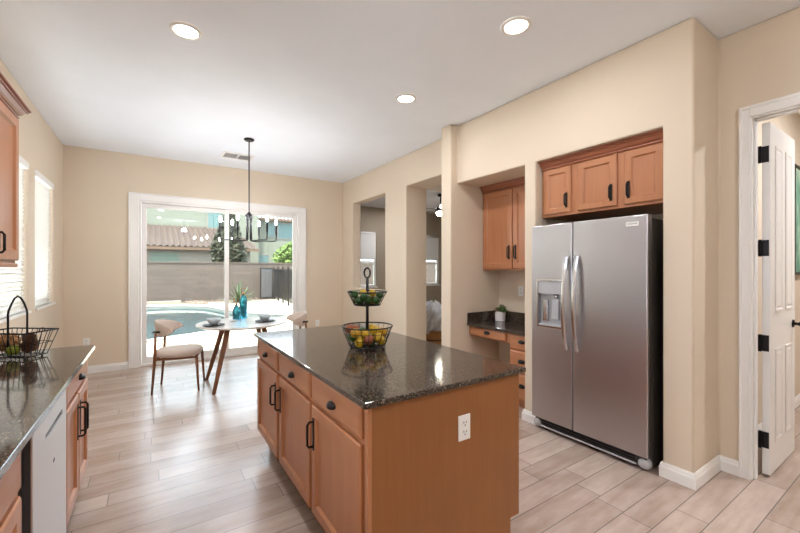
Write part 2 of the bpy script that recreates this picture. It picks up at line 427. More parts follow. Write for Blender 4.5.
DX0, DX1, DY0, DY1, DZ0, DZ1 = 3.49, 4.15, .728, .770, .015, 2.415
BX(DX0, DX1, DY0, DY1, DZ0, DZ1).build('door_leaf', 'doorwhite', dr, bevel=.003)
def raised(mb, x0, x1, z0, z1):
    for sgn, yy in ((-1, DY0), (1, DY1)):
        prev = None; rings = []
        for ins, out in ((0, .0005), (.0, .007), (.012, .007), (.024, -.0005+.001), (.036, .006)):
            y = yy + sgn*out
            rings.append([(x0+ins, y, z0+ins), (x1-ins, y, z0+ins), (x1-ins, y, z1-ins), (x0+ins, y, z1-ins)])
        mb.loft(rings)
xm = (DX0+DX1)/2
for zs in ((1.12, 2.27), (.22, .86)):
    for xa, xb in ((DX0+.11, xm-.045), (xm+.045, DX1-.11)):
        mb = MB(); raised(mb, xa, xb, *zs); mb.build('raised_panel', 'doorwhite', dr)
for z in (.25, .91, 1.56, 2.20):
    mb = MB(); mb.box(3.440, 3.470, .784, .7875, z-.055, z+.055); mb.box(3.4855, 3.4905, .734, .768, z-.055, z+.055)
    mb.tube([(3.478, .777, z-.058), (3.478, .777, z+.058)], .0085, 10)
    mb.box(3.466, 3.490, .768, .784, z-.055, z+.055)
    mb.build('hinge', 'bronze', dr)
mb = MB()
for sgn, yy in ((-1, DY0), (1, DY1)):
    mb.tube([(DX1-.065, yy, 1.0), (DX1-.065, yy+sgn*.008, 1.0)], .03, 16)
    mb.tube([(DX1-.065, yy+sgn*.008, 1.0), (DX1-.065, yy+sgn*.04, 1.0)], .011, 12)
    mb.ball((DX1-.065, yy+sgn*.052, 1.0), .027, sq=(1, .75, 1))
mb.build('door_knob', 'bronze', dr, smooth=True)

# ================================================================== CABINET HELPERS
def rect_rings(mb, s, x, y0, y1, z0, z1, rings):
    mb.loft([[(x+s*c, y0+i, z0+i), (x+s*c, y1-i, z0+i), (x+s*c, y1-i, z1-i), (x+s*c, y0+i, z1-i)] for i, c in rings])
def shaker(s, x, y0, y1, z0, z1, parent, mat='maple', w=.056, name='door'):
    mb = MB(); rect_rings(mb, s, x, y0, y1, z0, z1, [(0, 0), (0, .014), (.007, .020), (w, .020), (w+.003, .0165), (w+.010, .008), (w+.014, .007)])
    return mb.build(name, mat, parent)
def slab(s, x, y0, y1, z0, z1, parent, mat='maple', name='drawer'):
    mb = MB(); rect_rings(mb, s, x, y0, y1, z0, z1, [(0, 0), (0, .011), (.004, .016), (.012, .020)])
    return mb.build(name, mat, parent)
def pull(s, x, y, z0, z1, parent, mat='bronze'):
    mb = MB(); d = .033; r = .006
    mb.tube([(x, y, z0), (x+s*d*.75, y, z0), (x+s*d, y, z0+.012), (x+s*d, y, z1-.012), (x+s*d*.75, y, z1), (x, y, z1)], r, 8)
    mb.box(x, x+s*.004, y-.010, y+.010, z0-.018, z1+.018)
    return mb.build('handle', mat, parent, auto=50)
def cup(s, x, y, z, parent, w=.040, h=.029, d=.026):
    mb = MB(); rings = []
    for j in range(7):
        ph = PI/2*j/6; ring = []
        for k in range(13):
            th = PI*k/12
            ring.append((x+s*d*math.sin(ph)*math.sin(th)**.8 if k not in (0, 12) else x, y+w*math.cos(th)*(1-.18*(1-math.cos(ph))), z+h*math.cos(ph)*(.35+.65*math.sin(th))))
        rings.append(ring)
    R = [[mb.v(*p) for p in r] for r in rings]
    for a, b in zip(R, R[1:]):
        for k in range(12): mb.f((a[k], a[k+1], b[k+1], b[k]))
    mb.f(R[-1]); mb.f([R[j][0] for j in range(7)] + [R[0][k] for k in range(1, 13)] + [R[j][12] for j in range(1, 7)][:-1]) if False else None
    o = mb.build('cup_pull', 'bronze', parent, smooth=True)
    so = o.modifiers.new('solid', 'SOLIDIFY'); so.thickness = .003
    return o
def crown_prof(): return [(0, 0), (.014, 0), (.016, .004), (.014, .010), (.008, .011), (.008, .016), (.016, .020), (.026, .030), (.034, .044), (.037, .050), (.046, .050), (.049, .054), (.046, .059), (.043, .060), (.043, .063), (.058, .063), (.058, .072), (0, .072)]
def crown(s, x, y0, y1, z, parent, ret=None, h=1.0, mat='crown'):
    """crown along y on face x; ret: depth of mitred return at the y1 end"""
    pf = crown_prof(); mb = MB(); rings = [[(x+s*a, y0, z+b*h) for a, b in pf]]
    if ret: rings += [[(x+s*a, y1+a, z+b*h) for a, b in pf], [(x-s*ret, y1+a, z+b*h) for a, b in pf]]
    else: rings += [[(x+s*a, y1, z+b*h) for a, b in pf]]
    mb.loft(rings); return mb.build('crown_moulding', mat, parent)
def outlet(loc, axis, label, group=None):
    """axis: outward normal '-y', '-x'"""
    x, y, z = loc
    o = thing('wall_outlet', loc, label, 'outlet', group)
    def b(a0, a1, z0, z1, c0, c1):
        if axis == '-y': return (x+a0, x+a1, y-c0, y-c1, z+z0, z+z1)
        return (x-c0, x-c1, y+a0, y+a1, z+z0, z+z1)
    BX(*b(-.036, .036, -.058, .058, 0, .006)).build('cover_plate', 'plastic', o, bevel=.003)
    for zz in (.021, -.021):
        r = BX(*b(-.017, .017, zz-.016, zz+.016, .006, .0085)).build('receptacle', 'plastic', o, bevel=.002)
        mb = MB()
        for aa in (-.0075, .0075): mb.box(*b(aa-.0016, aa+.0016, zz-.001, zz+.009, .0085, .0092))
        mb.box(*b(-.003, .003, zz-.011, zz-.006, .0085, .0092)); mb.build('slots', 'slot', r)
    return o

# ================================================================== ISLAND
isl = thing('island_cabinet', (1.13, 2.16, 0), 'maple kitchen island base with three drawers and plain end panel in the room centre', 'cabinet')
mb = MB(); mb.cells([.70, .775, 1.515, 1.565], [1.285, 3.055], [.001, .155, .888], lambda x, y, z: z > .155 or .775 < x < 1.515)
mb.build('body', 'maple', isl)
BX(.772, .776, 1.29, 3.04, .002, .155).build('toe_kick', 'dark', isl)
mb = MB(); mb.cells([.706, .765, 1.508, 1.573], [1.268, 1.284], [.001, .160, .888], lambda x, y, z: z > .160 or .765 < x < 1.508)
mb.build('end_panel', 'veneer', isl)
BX(.688, .706, 1.262, 1.286, .155, .888).build('corner_stile', 'maple', isl, bevel=.002)
for y0, y1, hy in ((1.315, 1.855, 1.82), (1.885, 2.445, 2.41), (2.49, 3.045, 2.525)):
    d = slab(-1, .70, y0, y1, .745, .878, isl, 'mapleh'); cup(-1, .68, (y0+y1)/2, .79, d)
    d = shaker(-1, .70, y0, y1, .168, .722, isl); pull(-1, .68, hy, .52, .645, d)
ct = BX(.662, 1.597, 1.240, 3.085, .889, .914).build('island_countertop', 'granite', bevel=.005, seg=3)
tag(ct, 'dark speckled granite slab on the kitchen island, polished', 'countertop')
outlet((1.19, 1.268, .693), '-y', 'white double outlet on the end panel of the kitchen island')

# ================================================================== LEFT RUN
XF = -.365        # face-frame plane; door fronts reach -.345
def base_cab(y0, y1, label, name='base_cabinet', sink=False):
    o = thing(name, (-.66, (y0+y1)/2, 0), label, 'cabinet')
    mb = MB(); mb.cells([XL+.004, XF-.07, XF-.04, XF], [y0, y1], [.001, .11, .72, .884], lambda x, y, z: (z > .11 or x < XF-.07) and not (sink and z > .72 and x < XF-.04)); mb.build('body', 'maple', o)
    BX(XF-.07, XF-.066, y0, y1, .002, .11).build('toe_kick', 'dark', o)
    return o
c = base_cab(2.352, 3.16, 'maple base cabinet with drawer and two doors at the far end of the left counter')
d = slab(1, XF, 2.40, 3.11, .745, .862, c, 'mapleh'); cup(1, XF+.02, 2.79, .79, d)
d = shaker(1, XF, 2.40, 2.748, .16, .72, c); pull(1, XF+.02, 2.71, .49, .65, d)
d = shaker(1, XF, 2.766, 3.11, .16, .72, c); pull(1, XF+.02, 2.80, .49, .65, d)
c = base_cab(.70, 1.70, 'maple sink base cabinet under the sink, nearest the camera on the left', 'sink_base_cabinet', True)
slab(1, XF, .75, 1.652, .72, .862, c, 'mapleh', 'false_drawer_front')
d = shaker(1, XF, 0.75, 1.185, .16, .70, c); pull(1, XF+.02, 1.13, .5, .64, d)
d = shaker(1, XF, 1.20, 1.652, .16, .70, c); pull(1, XF+.02, 1.23, .5, .64, d)
dw = thing('dishwasher', (-.62, 2.0, 0), 'stainless dishwasher with pocket handle set into the left counter run', 'dishwasher')
BX(XL+.05, XF+.0, 1.735, 2.345, .001, .876).build('tub_body', 'dgrey', dw)
d = BX(XF+.001, XF+.021, 1.745, 2.340, .12, .870).build('door', 'dgrey', dw)
def dwfront():
    mb = MB(); mb.cells([XF+.0212, XF+.026], [1.745, 1.93, 2.25, 2.340], [.12, .762, .788, .868], lambda x, y, z: not (1.93 < y < 2.25 and .762 < z < .788))
    return mb.build('front_panel', 'dwsteel', d)
dwfront(); BX(XF+.0262, XF+.0275, 2.06, 2.085, .625, .637).build('badge', 'dgrey', d)
BX(XF-.05, XF-.03, 1.74, 2.34, .001, .11).build('kick_plate', 'dgrey', dw)
SX0, SX1, SY0, SY1 = -.88, -.395, .82, 1.62
mb = MB(); mb.cells([XL+.002, SX0+.02, SX1-.02, -.319], [.65, SY0+.02, SY1-.02, 3.20], [.885, .914], lambda x, y, z: not (SX0+.02 < x < SX1-.02 and SY0+.02 < y < SY1-.02))
ct = mb.build('counter_worktop', 'granite', bevel=.004, seg=3); tag(ct, 'speckled granite worktop along the left wall under the windows', 'countertop')
sk = thing('kitchen_sink', ((SX0+SX1)/2, (SY0+SY1)/2, .72), 'stainless drop-in sink in the left worktop, mostly cropped by the frame', 'sink')
mb = MB()
def rr(x0, x1, y0, y1, z): return [(x0, y0, z), (x1, y0, z), (x1, y1, z), (x0, y1, z)]
mb.loft([rr(SX0, SX1, SY0, SY1, .9145), rr(SX0, SX1, SY0, SY1, .919), rr(SX0+.004, SX1-.004, SY0+.004, SY1-.004, .922), rr(SX0+.03, SX1-.03, SY0+.03, SY1-.03, .921), rr(SX0+.036, SX1-.036, SY0+.036, SY1-.036, .90), rr(SX0+.05, SX1-.05, SY0+.05, SY1-.05, .74)], cap0=False)
mb.build('basin', 'steel2', sk)
# upper wall cabinet left
u = thing('wall_cabinet', (-.81, 2.6, 1.44), 'maple upper wall cabinet with crown above the left worktop', 'cabinet')
BX(XL+.003, -.665, 2.13, 3.045, 1.45, 2.30).build('body', 'maple', u)
for y0, y1, hy in ((2.145, 2.580, 2.545), (2.592, 3.032, 2.63)):
    d = shaker(1, -.665, y0, y1, 1.465, 2.285, u); pull(1, -.645, hy, 1.50, 1.60, d)
crown(1, -.665, 2.13, 3.045, 2.295, u, ret=.31, h=.95)
BX(-.70, -.655, 2.13, 3.045, 1.425, 1.45).build('light_rail', 'maple', u, bevel=.004)

# ================================================================== DESK NICHE
XD = 3.09
c = thing('desk_cabinet', (3.33, 2.73, 0), 'maple desk unit with pencil drawer and three drawer stack in the niche beside the fridge', 'cabinet')
mb = MB(); mb.box(XD, 3.595, 2.288, 2.60, .085, .757); mb.box(XD+.06, 3.595, 2.288, 2.60, .001, .085); mb.build('body', 'maple', c)
BX(XD, 3.595, 2.60, 3.198, .645, .757).build('apron', 'maple', c)
d = slab(-1, XD, 2.645, 3.17, .655, .745, c, 'mapleh', 'pencil_drawer'); cup(-1, XD-.02, 2.905, .70, d)
for z0, z1 in ((.60, .745), (.37, .585), (.11, .355)):
    d = slab(-1, XD, 2.30, 2.585, z0, z1, c, 'mapleh'); cup(-1, XD-.02, 2.442, (z0+z1)/2, d)
dt = thing('desk_countertop', (3.32, 2.74, .76), 'dark granite desk top with low backsplash in the niche', 'countertop')
BX(3.048, 3.594, 2.289, 3.197, .758, .79).build('slab', 'granite', dt, bevel=.004)
BX(3.578, 3.594, 2.289, 3.197, .79, .905).build('backsplash', 'granite', dt, bevel=.002)
BX(3.055, 3.578, 3.181, 3.197, .79, .905).build('side_splash', 'granite', dt, bevel=.002)
u = thing('wall_cabinet', (3.45, 2.74, 1.40), 'maple two door wall cabinet hanging over the niche desk', 'cabinet')
BX(3.315, 3.597, 2.288, 3.199, 1.40, 2.325).build('body', 'maple', u)
for y0, y1, hy in ((2.305, 2.738, 2.70), (2.752, 3.18, 2.79)):
    d = shaker(-1, 3.315, y0, y1, 1.42, 2.30, u); pull(-1, 3.295, hy, 1.54, 1.66, d)
crown(-1, 3.315, 2.288, 3.199, 2.31, u, h=1.08)
outlet((3.60, 2.87, 1.155), '-x', 'white outlet on the niche wall above the desk')
outlet((-.745, YB, .42), '-y', 'white outlet low on the back wall left of the sliding door')
outlet((2.52, YB, .42), '-y', 'white outlet low on the back wall right of the sliding door')

# cabinet above the fridge
u = thing('wall_cabinet', (3.2, 1.65, 1.88), 'maple three door cabinet in the niche above the refrigerator', 'cabinet')
BX(3.0, 3.615, 1.146, 2.150, 1.885, 2.325).build('body', 'maple', u)
for y0, y1, hy, wd in ((1.863, 2.121, 1.900, .045), (1.483, 1.803, 1.523, .052), (1.160, 1.428, 1.395, .05)):
    d = shaker(-1, 3.0, y0, y1, 1.905, 2.305, u, w=wd); pull(-1, 2.98, hy, 1.965, 2.060, d)
crown(-1, 3.0, 1.146, 2.150, 2.315, u, h=1.03)

# ================================================================== REFRIGERATOR
fr = thing('refrigerator', (3.2, 1.68, 0), 'large stainless side by side refrigerator with ice dispenser in wall niche', 'refrigerator')
FX = 2.84; FY0, FYm, FY1 = 1.205, 1.757, 2.150
BX(FX+.075, 3.60, FY0+.006, FY1-.006, .03, 1.775).build('body', 'fridgeside', fr, bevel=.004)
DZ0_, DZ1_ = .105, 1.797
def fdoor(y0, y1, hole=None):
    mb = MB(); ys = [y0, y1]; zs = [DZ0_, DZ1_]
    if hole:
        a, b, c, d = hole; ys = [y0, a, b, y1]; zs = [DZ0_, c, d, DZ1_]
    mb.cells([FX, FX+.05, FX+.07], ys, zs, lambda x, y, z: not (hole and a < y < b and c < z < d and x < FX+.05))
    return mb.build('door', 'steel', fr, bevel=.008, seg=3, auto=35)
HO = (1.852, 2.087, .92, 1.318)
dl = fdoor(FYm+.004, FY1, HO); drr = fdoor(FY0, FYm-.004)
a, b_, c_, d_ = HO
BX(FX+.004, FX+.049, a+.004, b_-.004, 1.20, d_-.004).build('control_panel', 'mgrey', dl, bevel=.003)
mb = MB(); mb.cells([FX-.002, FX+.004], [a-.008, a+.005, b_-.005, b_+.008], [c_-.008, c_+.006, d_-.005, d_+.008], lambda x, y, z: not (a+.005 < y < b_-.005 and c_+.006 < z < d_-.005)); mb.build('dispenser_bezel', 'steel2', dl)
mb = MB(); mb.box(FX+.006, FX+.012, a+.01, b_-.01, 1.208, 1.222); mb.build('control_strip', 'dgrey', dl)
BX(FX+.046, FX+.0495, a+.003, b_-.003, c_+.003, 1.20).build('dispenser_back', 'mgrey', dl)
BX(FX+.018, FX+.03, 1.895, 1.958, .985, 1.15).build('dispenser_paddle', 'mgrey', dl, bevel=.004)
BX(FX+.018, FX+.034, 2.0, 2.05, .96, 1.15).build('ice_paddle', 'steel2', dl, bevel=.004)
BX(FX+.006, FX+.048, a+.012, b_-.012, c_+.006, c_+.018).build('drip_tray', 'mgrey', dl, bevel=.003)
MB().tube([(FX+.03, 1.925, 1.20), (FX+.03, 1.925, 1.165)], .016, 12).build('spout', 'steel2', dl, smooth=True)
def fh(y, parent, lean):
    mb = MB(); P = []
    for k in range(15):
        t = k/14; z = .755 + t*.765; b = math.sin(PI*t)
        P.append((FX-.012-.055*b**.7, y + lean*b, z))
    rings = []
    for (x, yy, z) in P: rings.append([(x+.012, yy-.013, z), (x-.004, yy-.016, z), (x-.012, yy-.008, z), (x-.012, yy+.008, z), (x-.004, yy+.016, z), (x+.012, yy+.013, z)])
    mb.loft(rings); mb.box(FX-.02, FX+.001, y-.012, y+.012, .755, .785); mb.box(FX-.02, FX+.001, y-.012, y+.012, 1.49, 1.52)
    return mb.build('handle', 'steel2', parent, auto=40)
fh(FYm+.046, dl, .0); fh(FYm-.046, drr, 0.0)
bd = BX(FX-.0025, FX, 1.262, 1.345, 1.722, 1.752).build('badge', 'plastic', drr)
fc = bpy.data.curves.new('badge_lettering', 'FONT'); fc.body = 'FRIGIDAIRE'; fc.size = .0135; fc.align_x = 'CENTER'; fc.align_y = 'CENTER'; fc.extrude = .0003
to = bpy.data.objects.new('tmp_text', fc); COL.objects.link(to)
dg = bpy.context.evaluated_depsgraph_get(); me = bpy.data.meshes.new_from_object(to.evaluated_get(dg)); bpy.data.objects.remove(to)
me.transform(Matrix.Translation(Vector((FX-.003, 1.3035, 1.737)) - fr.location) @ Matrix(((0, 0, -1, 0), (-1, 0, 0, 0), (0, 1, 0, 0), (0, 0, 0, 1))))
me.materials.clear(); me.materials.append(M['dgrey']); lo = bpy.data.objects.new('badge_lettering', me); COL.objects.link(lo); lo.parent = bd
mb = MB(); mb.box(FX+.03, FX+.09, FY0+.02, FY1-.02, .035, .098)
gr = mb.build('kick_grille', 'dgrey', fr)
mb = MB()
for k in range(3): mb.box(FX+.022, FX+.03, FY0+.09, FY1-.09, .040+.02*k, .050+.02*k)
mb.build('louvres', 'black', gr)
mb = MB(); mb.box(FX+.012, FX+.022, FY0+.08, FY1-.08, .032, .044); mb.build('grille_trim', 'mgrey', fr, bevel=.003)
for yy in (FY0+.04, FY1-.04):
    mb = MB(); mb.ball((FX+.055, yy, .05), .045, sq=(1, 1, .95)); mb.build('foot_cover', 'mgrey', fr, smooth=True)
for ya, yb in ((FY0+.02, FY0+.09), (FY1-.09, FY1-.02)): BX(FX+.03, FX+.12, ya, yb, 1.775, 1.80).build('hinge_cover', 'mgrey', fr, bevel=.006)

# ================================================================== DINING SET
tb = thing('dining_table', (.95, 5.0, 0), 'round white pedestal-free dining table with splayed walnut legs by the sliding door', 'table')
tb['label'] = 'round white-topped dining table with splayed walnut legs by the sliding door'
MB().lathe([(.49, .722), (.525, .735), (.53, .744), (.525, .75)], (.95, 5.0, 0), 64).build('tabletop', 'tabletop', tb, auto=30)
MB().lathe([(.30, .705), (.30, .722)], (.95, 5.0, 0), 32).build('under_ring', 'walnut', tb)
for sx, sy in ((-1, -1), (-1, 1), (1, -1), (1, 1)):
    a0 = Vector((.95+sx*.20, 5.0+sy*.155, .712)); b0 = Vector((.95+sx*.375, 5.0+sy*.33, .001))
    rings = []
    for t, w, h in ((0, .036, .024), (.5, .031, .021), (1, .022, .016)):
        p = a0.lerp(b0, t); rings.append([(p.x-w/1.2, p.y-h, p.z), (p.x+w/1.2, p.y-h, p.z), (p.x+w/1.2, p.y+h, p.z), (p.x-w/1.2, p.y+h, p.z)])
    MB().loft(rings).build('leg', 'walnut', tb, bevel=.006)

def make_chair(label):
    o = thing('dining_chair', (0, 0, 0), label, 'chair')           # faces +x locally
    mb = MB(); N = 32; rings = []
    def se(r, z, ox=0): 
        out = []
        for k in range(N):
            a = 2*PI*k/N; ca, sa = math.cos(a), math.sin(a)
            e = 2/2.7; out.append((ox + r*.245*abs(ca)**e*(1 if ca >= 0 else -1), r*.25*abs(sa)**e*(1 if sa >= 0 else -1)*(1+.08*ca), z))
        return out
    mb.loft([se(.86, .402), se(.96, .412), se(1.0, .435), se(.985, .456), se(.90, .472), se(.6, .480), se(.2, .481)])
    mb.build('seat', 'fabric', o, local=True, smooth=True)
    # backrest: band curving round the back, taller in the middle, tapering forward
    mb = MB(); rings = []
    for k in range(25):
        t = k/24*2-1; a = PI + t*math.radians(82)
        R = .245; x = .02+R*1.02*math.cos(a); y = R*1.0*math.sin(a)
        hh = .088*max(.06, (1-abs(t)**2.2))**.6+.004; zc = .715+.012*(1-abs(t))
        th = .017*max(.3, (1-abs(t)**3)); n = Vector((math.cos(a), math.sin(a), 0)); lean = -.03
        ring = []
        for q in range(12):
            an = 2*PI*q/12; dz = hh*math.sin(an); dn = th*math.cos(an)
            ring.append((x+n.x*dn + lean*(dz/.09)*.5, y+n.y*dn, zc+dz))
        rings.append(ring)
    mb.loft(rings); mb.build('backrest', 'fabric', o, local=True, smooth=True)
    for sy in (-1, 1):
        MB().tube([(.21, sy*.19, .405), (.235, sy*.205, .001)], [.017, .011], 10).build('leg', 'walnut', o, local=True, smooth=True)
        MB().tube([(-.195, sy*.212, .70), (-.205, sy*.205, .40), (-.235, sy*.202, .001)], [.012, .017, .011], 10).build('leg', 'walnut', o, local=True, smooth=True)
    mb = MB()
    for sy in (-1, 1): mb.tube([(.21, sy*.19, .39), (-.20, sy*.203, .39)], .014, 8)
    mb.tube([(.20, -.19, .39), (.20, .19, .39)], .014, 8); mb.tube([(-.20, -.20, .385), (-.20, .20, .385)], .014, 8)
    mb.build('seat_rail', 'walnut', o, local=True, smooth=True)
    for sy in (-1, 1): MB().tube([(-.155, sy*.205, .70), (-.225, sy*.218, .705)], .012, 8).build('back_bracket', 'black', o, local=True, smooth=True)
    return o
ch = make_chair('beige upholstered dining chair with walnut legs, fully visible left of the round table')
ch2 = copy_tree(ch); ch2['label'] = 'beige upholstered dining chair behind the island, right of the round table'
ch['group'] = ch2['group'] = 'chairs at the round dining table'
ch.location = (.27, 5.18, 0); ch.rotation_euler.z = math.radians(-14)
ch2.location = (1.56, 5.14, 0); ch2.rotation_euler.z = math.radians(172)

def bottle(x, y, r, h, body_h, label):
    o = thing('glass_bottle', (x, y, .75), label, 'bottle', 'teal bottles on the dining table')
    MB().lathe([(r*.8, .002), (r, .012), (r, body_h), (r*.85, body_h+.03), (r*.32, body_h+.075), (r*.30, h)], (x, y, .75), 24).build('bottle_body', 'tealglass', o, smooth=True)
    mb = MB(); mb.tube([(x, y, .75+h-.02), (x, y, .75+h+.02)], r*.26, 10)
    z = .75+h+.02; w = .024
    mb.tube([(x-w*.83, y+w*.55, z), (x+w*.83, y-w*.55, z), (x+w*.83, y-w*.55, z+.06), (x-w*.83, y+w*.55, z+.06)], .0055, 8, closed=True)
    mb.build('stopper', 'brass', o)
bottle(.905, 5.20, .045, .205, .125, 'shorter teal glass bottle with square gold loop stopper on the dining table')
bottle(1.015, 5.345, .05, .325, .235, 'taller teal glass bottle with square gold loop stopper on the dining table')
def setting(x, y, side):
    p = MB().lathe([(.05, .0015), (.115, .008), (.12, .013), (.113, .0125), (.05, .007)], (x, y, .75), 32).build('dinner_plate', 'darkplate', auto=40)
    tag(p, 'dark dinner plate on the %s side of the round table' % side, 'plate', 'plates on the dining table')
    b = MB().lathe([(.03, .009), (.034, .014), (.055, .035), (.072, .068), (.075, .085), (.070, .085), (.05, .04), (.02, .022)], (x, y, .75), 32).build('bowl', 'bluebowl', smooth=True)
    tag(b, 'pale blue bowl on the dark plate on the %s side of the round table' % side, 'bowl', 'bowls on the dining table')
setting(.60, 4.86, 'left'); setting(1.185, 4.88, 'right')
d = MB().lathe([(.02, .001), (.035, .006), (.045, .02), (.041, .02), (.015, .008)], (.855, 5.1, .75), 20).build('small_dish', 'pot', smooth=True)
tag(d, 'small white dish beside the teal bottles on the dining table', 'dish')

# ================================================================== CHANDELIER
CX, CY = 1.015, 4.977
chd = thing('chandelier', (CX, CY, CZ), 'black six arm candle chandelier hanging above the dining table', 'chandelier')
MB().lathe([(.06, 0), (.062, -.012), (.05, -.024)], (CX, CY, CZ), 24).build('canopy', 'black', chd, auto=40)
MB().tube([(CX, CY, CZ-.02), (CX, CY, 2.10)], .0075, 10).build('rod', 'black', chd, smooth=True)
MB().lathe([(.012, 2.05), (.045, 2.055), (.05, 2.09), (.03, 2.105), (.012, 2.13)], (CX, CY, 0), 20).build('hub', 'black', chd, auto=40)
Rv = Vector((math.cos(math.radians(33.5)), -math.sin(math.radians(33.5)))); Fv = Vector((math.sin(math.radians(33.5)), math.cos(math.radians(33.5))))
for k in range(6):
    an = math.radians(30+60*k); d = Rv*math.cos(an)+Fv*math.sin(an)
    def pt(r, z): return (CX+d.x*r, CY+d.y*r, z)
    a = MB().tube([pt(.03, 2.07), pt(.03, 1.81), pt(.036, 1.785), pt(.055, 1.772), pt(.30, 1.772), pt(.322, 1.778), pt(.33, 1.80), pt(.33, 1.87)], .0062, 8).build('arm', 'black', chd, auto=60)
    MB().tube([pt(.33, 1.865), pt(.33, 1.99)], .0125, 12).build('candle_sleeve', 'black', a, auto=40)
    x, y, _ = pt(.33, 0)
    MB().lathe([(.007, 1.988), (.0115, 2.002), (.013, 2.016), (.009, 2.038), (.002, 2.058)], (x, y, 0), 12).build('bulb', 'bulb', a, smooth=True)

# ================================================================== CEILING FIXTURES
def can(x, y, label=None, w=CAN_W, z=CZ):
    o = thing('recessed_light', (x, y, z), label, 'ceiling light', 'recessed ceiling lights')
    MB().lathe([(.072, -.001), (.078, -.010), (.098, -.006), (.10, -.0005)], (x, y, z), 32, cap0=False, cap1=False).build('trim_ring', 'trim', o, smooth=True)
    MB().lathe([(.076, -.0012), (.076, -.0045)], (x, y, z), 32).build('lens', 'lens', o)
    lamp('can_light', 'AREA', (x, y, z-.014), w, size=.15)
can(.192, 2.951, 'glowing recessed ceiling light above the left walkway, leftmost in view')
can(2.038, 1.666, 'glowing recessed ceiling light in front of the refrigerator, nearest and largest')
can(2.027, 2.959, 'glowing recessed ceiling light farthest from the camera, between island and desk niche')
can(.192, 1.0, 'added unseen recessed fill light in the ceiling above the sink')  # this and the next two: unseen cans added to brighten the kitchen
can(.192, -.9, 'added unseen recessed fill light behind the camera on the left')
can(2.03, -.9, 'added unseen recessed fill light behind the camera on the right')
can(4.75, -.2, 'added unseen recessed fill light in the room behind the white door', 26)  # unseen can added to light this side room
can(5.2, 4.2, 'added unseen recessed fill light in the living room nearer the doorway', 12)  # this and the next: unseen cans added to lift the dark living room
can(5.2, 7.6, 'added unseen recessed fill light in the living room by its far windows', 12)
sf = thing('added_fill_bowl', (.9, -1.5, CZ), 'frosted glass bowl uplight added unseen behind the camera to brighten the ceiling', 'ceiling light')  # invented fixture out of view, added to throw light on the ceiling
MB().lathe([(.07, 0), (.07, -.03), (.015, -.04), (.012, -.38)], (.9, -1.5, CZ), 20).build('stem', 'bronze', sf, auto=40)
MB().lathe([(.02, -.50), (.14, -.46), (.19, -.38), (.185, -.38), (.13, -.45), (.02, -.49)], (.9, -1.5, CZ), 28).build('glass_bowl', 'pot', sf, smooth=True)
lamp('bowl_fill_light', 'POINT', (.9, -1.5, CZ-.33), 30, size=.08)
vt = thing('ceiling_vent', (1.03, 5.81, CZ), 'white rectangular air vent in the ceiling behind the chandelier rod', 'vent')
mb = MB(); mb.cells([.82, .85, 1.02, 1.04, 1.20, 1.235], [5.66, 5.70, 5.93, 5.97], [CZ-.012, CZ-.0005], lambda x, y, z: not (5.70 < y < 5.93 and (.85 < x < 1.02 or 1.04 < x < 1.20))); mb.build('frame', 'trim', vt)
mb = MB()
for k in range(7):
    y = 5.715+k*.034
    for xa, xb in ((.85, 1.02), (1.04, 1.20)): mb.loft([[(xa, y, CZ-.012), (xb, y, CZ-.012), (xb, y+.003, CZ-.012), (xa, y+.003, CZ-.012)], [(xa, y+.014, CZ-.002), (xb, y+.014, CZ-.002), (xb, y+.017, CZ-.002), (xa, y+.017, CZ-.002)]])
mb.build('louvres', 'trim', vt); BX(.85, 1.20, 5.70, 5.93, CZ-.0015, CZ-.0004).build('duct', 'mgrey', vt)

# ================================================================== FRUIT STAND ON ISLAND
FSX, FSY = 1.14, 2.10
fs = thing('fruit_stand', (FSX, FSY, .914), 'two tier black wire fruit stand with ring handle on the island', 'fruit stand')
def circ(r, z, n=36, cx=FSX, cy=FSY): return [(cx+r*math.cos(2*PI*k/n), cy+r*math.sin(2*PI*k/n), z) for k in range(n)]
def wbasket(name, r0, r1, z0, z1, nrib=22):
    mb = MB(); mb.tube(circ(r1, z1), .0045, 8, closed=True); mb.tube(circ(r0, z0), .0035, 6, closed=True)
    for t in (.36, .70): mb.tube(circ(r0+(r1-r0)*t, z0+(z1-z0)*t), .0018, 5, closed=True)
    for k in range(nrib):
        a = 2*PI*k/nrib; c, s = math.cos(a), math.sin(a)
        mb.tube([(FSX+r1*c, FSY+r1*s, z1), (FSX+r0*c, FSY+r0*s, z0)], .0018, 5)
    for k in range(nrib//2):
        a = PI*k/(nrib//2); c, s = math.cos(a), math.sin(a); mb.tube([(FSX+r0*c, FSY+r0*s, z0), (FSX-r0*c, FSY-r0*s, z0)], .0018, 5)
    return mb.build(name, 'wire', fs, smooth=True)
lb = wbasket('lower_basket', .112, .160, .930, 1.055); ub = wbasket('upper_basket', .082, .124, 1.190, 1.272, 18)
mb = MB()
for k in range(4):
    a = PI/4+PI/2*k; mb.ball((FSX+.105*math.cos(a), FSY+.105*math.sin(a), .9225), .008)
mb.build('feet', 'wire', lb, smooth=True)
MB().tube([(FSX, FSY, .930), (FSX, FSY, 1.362)], .0095, 12).build('pole', 'wire', fs, smooth=True)
rp = [(FSX+Rv.x*.019*math.cos(2*PI*k/20), FSY+Rv.y*.019*math.cos(2*PI*k/20), 1.392+.031*math.sin(2*PI*k/20)) for k in range(20)]
MB().tube(rp, .0055, 8, closed=True).build('ring_handle', 'wire', fs, smooth=True)
kinds = {'y': ('lemon', 'fyellow', 'yellow lemon', (1, 1, 1.12)), 'g': ('lime', 'fgreen', 'green lime', (1, 1, 1.08)), 'r': ('pear', 'fred', 'rosy red pear', (1, 1, 1.08)), 'o': ('orange', 'forange', 'golden yellow orange', (1, 1, .97))}
protos = {}
